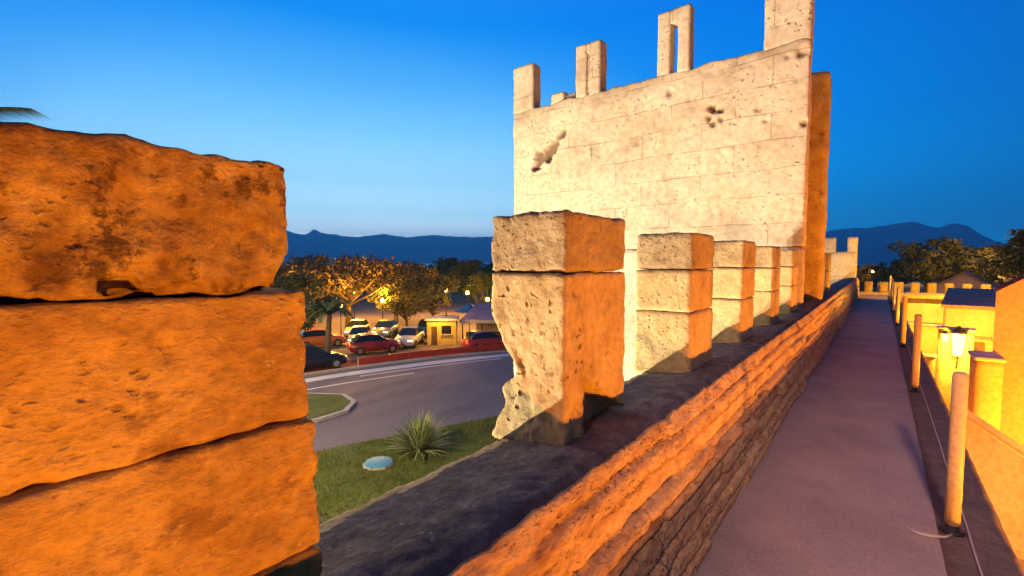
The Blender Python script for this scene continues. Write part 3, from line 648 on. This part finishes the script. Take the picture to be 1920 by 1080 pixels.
# ------------------------------------------------------------------ vehicles
def make_car(name, paint, L=4.1, Wd=1.75, H=1.45, lights=True):
    root = empty(name); bm = bmesh.new(); hw = Wd / 2
    sec = [(-L / 2, .35, .62, .86), (-L / 2 + .12, .25, .88, .95), (-L / 2 + .7, .22, .93, 1), (-.5, .22, .94, 1), (L * .18, .22, .92, 1), (L / 2 - .5, .22, .82, .98), (L / 2 - .1, .25, .70, .92), (L / 2, .36, .56, .82)]
    rings = []
    for x, zb, zt, ws in sec:
        w = hw * ws; rings.append([bm.verts.new(c) for c in ((x, -w * .93, zb), (x, -w, (zb + zt) / 2), (x, -w * .92, zt), (x, 0, zt + .03), (x, w * .92, zt), (x, w, (zb + zt) / 2), (x, w * .93, zb))])
    for a, b in zip(rings, rings[1:]):
        for k in range(6): bm.faces.new((a[k], b[k], b[k + 1], a[k + 1]))
        bm.faces.new((a[6], b[6], b[0], a[0]))
    bm.faces.new(rings[0]); bm.faces.new(rings[-1][::-1])
    rf = [(-L / 2 + .75, H - .06), (-L * .12, H), (L * .04, H - .03)]
    q = [[bm.verts.new((x, s * hw * .72, z)) for s in (-1, 0, 1)] for x, z in rf]
    for a in q: a[1].co.z += .03
    for a, b in zip(q, q[1:]):
        for k in range(2): bm.faces.new((a[k], b[k], b[k + 1], a[k + 1]))
    bmesh.ops.recalc_face_normals(bm, faces=bm.faces); mesh('body', bm, paint, root, True)
    bm = bmesh.new()
    lo = [(-L / 2 + .25, .92), (L * .24, .93)]; hi = [(-L / 2 + .74, H - .055), (L * .045, H - .035)]
    for s in (-1, 1):
        bm.faces.new([bm.verts.new(c) for c in ((lo[0][0] + .1, s * hw * .9, lo[0][1]), (lo[1][0], s * hw * .9, lo[1][1]), (hi[1][0], s * hw * .715, hi[1][1]), (hi[0][0], s * hw * .715, hi[0][1]))])
    for a, b in zip(lo, hi): bm.faces.new([bm.verts.new(c) for c in ((a[0], -hw * .88, a[1]), (a[0], hw * .88, a[1]), (b[0], hw * .715, b[1]), (b[0], -hw * .715, b[1]))])
    bmesh.ops.recalc_face_normals(bm, faces=bm.faces); mesh('window', bm, GLASS, root)
    for x in (-L * .31, L * .32):
        for s in (-1, 1):
            bm = bmesh.new(); tube(bm, [(x, s * (hw - .2), .31), (x, s * (hw + .01), .31)], .31, 16); w = mesh('wheel', bm, TYRE, root)
            bm = bmesh.new(); tube(bm, [(x, s * (hw - .1), .31), (x, s * (hw + .018), .31)], .19, 12); mesh('rim', bm, CHROME, w)
    for s in (-1, 1):
        bm = bmesh.new(); box(bm, L / 2 - .13, L / 2 - .01, s * hw * .62 - .17, s * hw * .62 + .17, .56, .68, .02); mesh('headlight', bm, L_HEAD if lights else CHROME, root)
        bm = bmesh.new(); box(bm, -L / 2 - .015, -L / 2 + .1, s * hw * .66 - .12, s * hw * .66 + .12, .58, .78, .02); mesh('taillight', bm, L_TAIL, root)
    return root
def paint(n, c): return mat(n, c, .3)
c1 = make_car('parked_car', paint('dark_paint', (.012, .014, .03)), 3.9, 1.75, 1.5, False); c1.location = (-27.2, 14.2, -4.99); c1.rotation_euler.z = R(76)
tag(c1, 'dark blue car parked beside the leaning palm', 'car', 'cars by the road')
for nm, col, x, y, rz, lb, lt in [('white_paint', (.62, .62, .66), -28.9, 23.2, -55, 'white car with glowing headlights under the round olive trees', True), ('silver_paint', (.45, .44, .46), -32.4, 21.0, -40, 'silver car parked left of the white car', True),
                              ('red_paint', (.42, .03, .03), -23.0, 25.8, 62, 'red car parked before the lavender awning', False), ('maroon_paint', (.30, .025, .03), -28.6, 19.7, 66, 'red car parked on the red strip near the street lamp', False), ('blue_paint', (.05, .09, .25), -31.5, 27.2, -50, 'blue car parked behind the yellow kiosk', True), ('cream_paint', (.6, .5, .36), -36.2, 23.2, -45, 'cream car deep under the pines behind the silver car', True), ('grey_paint', (.25, .25, .27), -34.0, 24.6, -52, 'grey car between the silver car and the olive trees', True), ('orange_paint', (.55, .14, .03), -33.8, 18.4, 70, 'orange car at the left edge of the plaza', False)]:
    c = make_car('parked_car', paint(nm, col), 3.6, 1.6, 1.4, lt); c.location = (x, y, -4.98); c.rotation_euler.z = R(rz); tag(c, lb, 'car', 'cars by the road')

# ------------------------------------------------------------------ kiosk, cafe, parasol, street lamps
k = empty('kiosk', (-27.5, 25.4, -4.99), R(42), label='small yellow lit kiosk with flat roof at the plaza edge', cat='kiosk')
KY = noisy('kiosk_paint', [(.3, (.62, .42, .08)), (.7, (.72, .52, .14))], 2, 5, .7, .1, 20)
bm = bmesh.new(); box(bm, -1.15, 1.15, -.9, .9, .0, 1.95, .02); mesh('wall', bm, KY, k)
bm = bmesh.new(); box(bm, -1.3, 1.3, -1.15, 1.0, 1.96, 2.12, .03); mesh('roof', bm, PALE, k)
bm = bmesh.new(); box(bm, -.8, -.35, -.93, -.89, .02, 1.5, .01); mesh('door', bm, BARK, k)
bm = bmesh.new(); box(bm, .0, .75, -.925, -.89, .9, 1.55, .01); mesh('window', bm, GLASS, k)
bm = bmesh.new(); box(bm, -.06, .81, -1.05, -.9, .82, .88, .01); mesh('sill', bm, PALE, k)
ca = empty('cafe_pavilion', (-25.0, 28.6, -4.99), R(30), label='open cafe pavilion with sloping lavender awning beside the tall merlon', cat='pavilion')
LAV = noisy('lavender_canvas', [(.3, (.22, .17, .27)), (.7, (.32, .26, .36))], 1, 4, .8, .1, 12)
bm = bmesh.new()
q = [bm.verts.new(c) for c in ((-2.2, -1.6, 2.0), (2.6, -1.6, 2.0), (2.2, 1.2, 3.1), (-1.5, 1.2, 3.1))]; w = [bm.verts.new(v_.co + Vector((0, 0, -.06))) for v_ in q]
bm.faces.new(q); bm.faces.new(w[::-1])
for i in range(4): bm.faces.new((q[i], w[i], w[(i + 1) % 4], q[(i + 1) % 4]))
bmesh.ops.recalc_face_normals(bm, faces=bm.faces); mesh('awning', bm, LAV, ca)
bm = bmesh.new(); box(bm, -2.3, 2.7, -1.72, -1.6, 1.72, 1.98, .01); mesh('fascia', bm, PALE, ca)
for x in (-2.1, -.5, 1.0, 2.5):
    bm = bmesh.new(); tube(bm, [(x, -1.55, 0), (x, -1.55, 1.8)], .05, 8); mesh('post', bm, DARK, ca)
bm = bmesh.new(); box(bm, -1.6, 2.3, 1.15, 1.3, 0, 3.0, .01); mesh('back_wall', bm, PLASTER, ca)
bm = bmesh.new(); box(bm, -1.9, 2.4, -1.2, -.6, 0, .9, .02); mesh('counter', bm, LEAF_O, ca)
pa = empty('parasol', (-27.2, 28.2, -4.99), 0, label='blue parasol open between the kiosk and the awning', cat='parasol')
bm = bmesh.new(); bmesh.ops.create_cone(bm, cap_ends=False, segments=8, radius1=1.25, radius2=.04, depth=.75)
o = mesh('canopy', bm, noisy('blue_canvas', [(.3, (.02, .10, .30)), (.7, (.03, .17, .40))], 1, 4, .8, .1, 12), pa); o.location = (0, 0, 2.75)
bm = bmesh.new(); tube(bm, [(0, 0, 0), (0, 0, 3.1)], .03, 8); mesh('pole', bm, DARK, pa)
bm = bmesh.new(); tube(bm, [(0, 0, 0), (0, 0, .1)], .3, 12); mesh('base', bm, DARK, pa)
lamp('kiosk_fill', 'POINT', (-26.35, 23.9, -2.6), 330, AMBER, .15)  # fill light without a fixture, added to brighten the kiosk front
LG = 'street lamps of the plaza'
sl = empty('street_lamp')
bm = bmesh.new(); tube(bm, [(0, 0, 0), (0, 0, .3), (0, 0, .35), (0, 0, 2.9)], [.09, .09, .05, .04], 10); mesh('pole', bm, DARK, sl, True)
bm = bmesh.new(); ball(bm, (0, 0, 3.1), .19, 3); mesh('globe', bm, L_WARM, sl, True)
bm = bmesh.new(); tube(bm, [(0, 0, 2.86), (0, 0, 2.94)], [.06, .15], 10); mesh('collar', bm, DARK, sl, True)
for i, (x, y, zb, sc, lb, pw) in enumerate([(-35.0, 20.9, -5, .96, 'warm globe street lamp left of the spreading pine', 260), (-28.4, 31.9, -5, 1.0, 'bright yellow globe lamp above the lavender awning', 420), (-34.6, 35.6, -5, 1.05, 'dimmer globe lamp in the trees behind the blue parasol', 200), (-36.2, 25.9, -5, .96, 'globe lamp half hidden among the olive tree branches', 320),
                                 (-46.5, 29.5, -5, 1.0, 'added globe lamp deep in the park behind the broad pines', 420), (-42.5, 19.5, -5, .95, 'added globe lamp at the left end of the park behind the orange car', 330), (-41.0, 38.5, -5, 1.0, 'added globe lamp deep in the park left of the dark trees', 420),  # these lamps are added to brighten the dark back of the plaza
                                 (-.9, 100, -3.2, 1.0, 'left of two distant lamps beyond the crenellated cross wall', 60), (3.3, 99, -3.2, 1.0, 'right of two distant lamps beyond the crenellated cross wall', 60)]):
    o = sl if i == 0 else copy_tree(sl); o.location = (x, y, zb); o.scale = (sc,) * 3; tag(o, lb, 'street lamp', LG)
    lamp('lamp_light', 'POINT', (x, y, zb + 3.1 * sc + .35), pw * 8, AMBER, .2)

# ------------------------------------------------------------------ far houses
def house(name, x, y, z, rz, w, d, h, roof_h, wm, rm, label, group, wins=(), gable=True):
    o = empty(name, (x, y, z), rz, label=label, cat='house', group=group)
    bm = bmesh.new(); vs = [(-w / 2, 0), (w / 2, 0), (w / 2, h), (0, h + roof_h), (-w / 2, h)] if gable else [(-w / 2, 0), (w / 2, 0), (w / 2, h), (-w / 2, h)]
    a = [bm.verts.new((p[0], -d / 2, p[1])) for p in vs]; b = [bm.verts.new((p[0], d / 2, p[1])) for p in vs]; bm.faces.new(a); bm.faces.new(b[::-1])
    n = len(vs)
    for i in range(n): bm.faces.new((a[i], b[i], b[(i + 1) % n], a[(i + 1) % n]))
    bmesh.ops.recalc_face_normals(bm, faces=bm.faces); mesh('wall', bm, wm, o)
    bm = bmesh.new()
    if gable:
        L = math.hypot(w / 2, roof_h); nx, nz = roof_h / L, w / 2 / L
        for s in (-1, 1):
            e = (s * (w / 2 + .12), h - .12 * roof_h / (w / 2)); r0 = (0, h + roof_h)
            pts = [(e[0] + s * nx * .02, e[1] + nz * .02), (r0[0], r0[1] + .03), (r0[0], r0[1] + .15), (e[0] + s * nx * .12, e[1] + nz * .12)]
            p0 = [bm.verts.new((p[0], -d / 2 - .10, p[1])) for p in pts]; p1_ = [bm.verts.new((p[0], d / 2 + .10, p[1])) for p in pts]
            bm.faces.new(p0); bm.faces.new(p1_[::-1])
            for i in range(4): bm.faces.new((p0[i], p1_[i], p1_[(i + 1) % 4], p0[(i + 1) % 4]))
    else: box(bm, -w / 2 - .06, w / 2 + .06, -d / 2 - .06, d / 2 + .06, h + .002, h + .14, .02)
    bmesh.ops.recalc_face_normals(bm, faces=bm.faces); mesh('roof', bm, rm, o)
    for (wx, wz, ww, wh) in wins:
        bm = bmesh.new(); box(bm, wx - ww / 2, wx + ww / 2, -d / 2 - .03, -d / 2 + .02, wz, wz + wh, .005); mesh('window', bm, GLASS, o)
    return o
HG = 'houses seen over the park trees'
house('pale_house', -122, 90, -5.4, R(54), 9, 6, 5.2, 1.2, PALE, PALE, 'pale flat house showing over the russet pines', HG, [(-2.5, 3, 1, 1.3), (0, 3, 1, 1.3), (2.5, 3, 1, 1.3)], False)
house('pale_house', -138, 110, -5.4, R(52), 13, 6, 5.6, 1.4, PALE, TILE, 'long pale gabled house right of the flat one', HG, [(-2, 3, 1.1, 1.3), (2, 3, 1.1, 1.3)])
house('pale_house', -128, 138, -5.4, R(44), 6, 6, 5.8, 1.5, PALE, TILE, 'small pale house far off near the tall merlon', HG, [(0, 3.2, 1, 1.3)])
house('pink_house', -66, 33.2, -5, R(62), 6, 5, 4.2, 1.2, PINK, TILE, 'pink gabled house at the left behind the dark tree', HG, [(-1.3, 2.2, .8, 1.2), (1.3, 2.2, .8, 1.2)])

# ------------------------------------------------------------------ town side
TG = 'houses of the town beside the wall'
# pink gable wall at the frame edge (its flank follows the lane, which turns away from the wall)
g = empty('gable_house', (1.67, 12, -2.2), R(-13), label='tall plain house with pink and orange gable wall at the lane', cat='house', group=TG)
bm = bmesh.new(); prof_ = [(0, 0), (5.2, 0), (5.2, 3.3), (2.6, 5.25), (0, 3.3)]
a = [bm.verts.new((p[0], 0, p[1])) for p in prof_]; b = [bm.verts.new((p[0], 7, p[1])) for p in prof_]; bm.faces.new(a); bm.faces.new(b[::-1])
for i in range(5): bm.faces.new((a[i], b[i], b[(i + 1) % 5], a[(i + 1) % 5]))
bmesh.ops.recalc_face_normals(bm, faces=bm.faces); mesh('wall', bm, PINK, g)
bm = bmesh.new()
for s0, s1 in (((-.05, 3.27), (2.6, 5.26)), ((5.25, 3.27), (2.6, 5.26))):
    pts = [s0, s1, (s1[0], s1[1] + .1), (s0[0], s0[1] + .1)]
    p0 = [bm.verts.new((p[0], .35, p[1])) for p in pts]; p1_ = [bm.verts.new((p[0], 7.1, p[1])) for p in pts]; bm.faces.new(p0); bm.faces.new(p1_[::-1])
    for i in range(4): bm.faces.new((p0[i], p1_[i], p1_[(i + 1) % 4], p0[(i + 1) % 4]))
bmesh.ops.recalc_face_normals(bm, faces=bm.faces); mesh('roof', bm, TILE, g)
# low annexe with stair coping in front of it
an = empty('stair_wall', (1.0, 8.6, -2.2), 0, label='ochre stair wall with sloping coping below the gable house', cat='wall')
bm = bmesh.new(); q0 = [(0, 0), (1.9, 0), (1.9, .35), (0, 1.72)]; 
a = [bm.verts.new((p[0], 0, p[1])) for p in q0]; b = [bm.verts.new((p[0], .3, p[1])) for p in q0]; bm.faces.new(a); bm.faces.new(b[::-1])
for i in range(4): bm.faces.new((a[i], b[i], b[(i + 1) % 4], a[(i + 1) % 4]))
bmesh.ops.recalc_face_normals(bm, faces=bm.faces); mesh('wall', bm, PLASTER, an)
bm = bmesh.new(); tube(bm, [(-.05, .15, 1.79), (1.95, .15, .35)], .07, 6); mesh('coping', bm, PLASTER, an)
yd = empty('yard_wall', (1.37, 11.2, -2.2), 0, label='low ochre yard wall stepping out from the gable house', cat='wall')
bm = bmesh.new(); stone(bm, 0, .34, 0, .8, 0, 2.12, .1, .02, .01, 2, 61); mesh('wall', bm, PLASTER, yd, True)
bm = bmesh.new(); stone(bm, -.03, .36, -.04, .8, 2.13, 2.2, .05, .015, .004, 4, 62); mesh('coping', bm, PALE, yd, True)
# second house with dark roof
h2 = empty('ochre_house', (1.52, 18, -2.2), R(-7), label='ochre house with dark tiled roof behind the wall lantern', cat='house', group=TG)
bm = bmesh.new(); box(bm, 0, 1.0, 0, 3.2, 0, 2.52, .01); mesh('wall', bm, PLASTER, h2)
bm = bmesh.new()
pts = [(-.1, -.12, 2.53), (1.12, -.12, 2.53), (1.12, 3.3, 2.87), (-.1, 3.3, 2.87)]
q = [bm.verts.new(p) for p in pts]; w = [bm.verts.new((p[0], p[1], p[2] + .09)) for p in pts]; bm.faces.new(q[::-1]); bm.faces.new(w)
for i in range(4): bm.faces.new((q[i], q[(i + 1) % 4], w[(i + 1) % 4], w[i]))
bmesh.ops.recalc_face_normals(bm, faces=bm.faces); mesh('roof', bm, TILE, h2)
bm = bmesh.new(); box(bm, .1, .95, -.05, .02, 1.7, 1.78, .01); mesh('string_course', bm, TILE, h2)
bm = bmesh.new(); box(bm, .42, .82, -.03, .05, .9, 1.62, .01); d_ = mesh('window', bm, BARK, h2)
bm = bmesh.new(); box(bm, .38, .86, -.06, .0, .82, .88, .01); mesh('sill', bm, PALE, d_)
# wall lantern on a stub wall
st = empty('lane_wall', (1.15, 14.9, -2.2), R(-4), label='narrow plastered wall end that carries the glowing lantern', cat='wall')
bm = bmesh.new(); stone(bm, 0, .62, .1, .45, 0, 2.2, .1, .02, .008, 2, 63); mesh('wall', bm, PLASTER, st, True)
bm = bmesh.new(); stone(bm, -.03, .65, .06, .49, 2.2, 2.27, .06, .015, .004, 4, 64); mesh('coping', bm, PALE, st, True)
wl = empty('wall_lantern', (1.50, 14.86, -.3), 0, label='bright yellow wall lantern glowing above the nearest post', cat='lantern')
bm = bmesh.new(); tube(bm, [(0, 0, -.13), (0, 0, .13)], [.07, .11], 6); mesh('glass', bm, L_YEL, wl)
bm = bmesh.new(); tube(bm, [(0, 0, .131), (0, 0, .15), (0, 0, .22)], [.13, .12, .02], 6); mesh('cap', bm, DARK, wl)
bm = bmesh.new(); tube(bm, [(0, .12, -.3), (0, .0, -.22), (0, 0, -.135)], .018, 6); mesh('bracket', bm, DARK, wl)
lamp('lantern_light', 'POINT', (1.50, 14.45, -.3), 380, AMBER, .1)
wl.scale = (1.25, 1.25, 2.0); w2 = copy_tree(wl); w2.location = (1.27, 14.88, -.16); w2.scale = (.7, .7, .7); w2['label'] = 'small round glowing lantern left of the bright one'
tag(wl, group='lanterns on the lane wall'); tag(w2, group='lanterns on the lane wall')
# cross building with crenellated parapet
cb = empty('cross_wall', (-.3, 29.6, -2.2), R(-3), label='yellow lit crenellated wall crossing at the end of the walkway', cat='wall')
bm = bmesh.new(); stone(bm, -.6, 7.4, 0, .6, 0, 2.3, .22, .03, .02, 1.5, 71); part_ = mesh('wall', bm, PLASTER, cb, True)
for i in range(13):
    bm = bmesh.new(); x = -.3 + i * .6; stone(bm, x, x + .34, .05, .5, 2.28, 2.82, .1, .03, .012, 3, 72 + i); mesh('merlon', bm, ST, cb, True)
gh = empty('gate_house', (.95, 25.6, -2.2), R(-2), label='low yellow gatehouse with a dark band under its eave', cat='house', group=TG)
bm = bmesh.new(); box(bm, 0, 1.15, 0, 2.6, 0, 2.1, .01); mesh('wall', bm, PLASTER, gh)
bm = bmesh.new(); box(bm, -.06, 1.22, -.08, 2.7, 2.3, 2.42, .02); mesh('roof', bm, ST, gh)
bm = bmesh.new(); box(bm, .02, 1.13, .06, 2.5, 2.10, 2.3); mesh('eave_shade', bm, BARK, gh)  # dark box paints in the shaded opening under the eave
bm = bmesh.new(); box(bm, .36, .62, -.03, .04, .0, 1.25, .01); mesh('door', bm, BARK, gh)
# side wall of the lane running below the walkway and pale cottages beyond
for i, (x, y, w, hgt, lb) in enumerate([(.80, 16.6, .45, 1.25, 'low yellow yard wall just beyond the wall lantern'), (.74, 20.2, .9, 1.75, 'yellow yard wall standing before the low gatehouse'), (.72, 11.6, .34, .75, 'lowest yard wall close under the walkway edge')]):
    o = empty('yard_wall', (x, y, -2.2), R(-4), label=lb, cat='wall', group='yard walls below the walkway'); 
    bm = bmesh.new(); stone(bm, 0, w, 0, .3, 0, hgt, .1, .02, .01, 2, 80 + i); mesh('wall', bm, PLASTER, o, True)
    bm = bmesh.new(); stone(bm, -.03, w + .03, -.03, .33, hgt + .002, hgt + .07, .06, .015, .004, 4, 90 + i); mesh('coping', bm, PALE, o, True)
house('cottage', 4.9, 47, -2.6, R(-8), 2.6, 4, 2.5, .9, PINK, TILE, 'pale pink gabled cottage between the trees and the cross wall', TG)
house('cottage', 7.0, 40, -2.6, R(-20), 3.2, 5, 2.3, .7, PLASTER, TILE, 'ochre cottage with dark roof left of the pink gable house', TG)

# ------------------------------------------------------------------ evening air
HAZE = 2.2e-4
if HAZE:
    bm = bmesh.new(); box(bm, -8700, 8700, -8700, 8700, -60, 620); m = bpy.data.materials.new('haze'); m.use_nodes = True; t = m.node_tree; t.nodes.clear()
    pv = t.nodes.new('ShaderNodeVolumePrincipled'); pv.inputs['Color'].default_value = (.24, .74, 1, 1); pv.inputs['Density'].default_value = HAZE; pv.inputs['Anisotropy'].default_value = .45
    oo = t.nodes.new('ShaderNodeOutputMaterial'); t.links.new(pv.outputs[0], oo.inputs['Volume'])
    tag(mesh('haze', bm, m), kind='stuff')
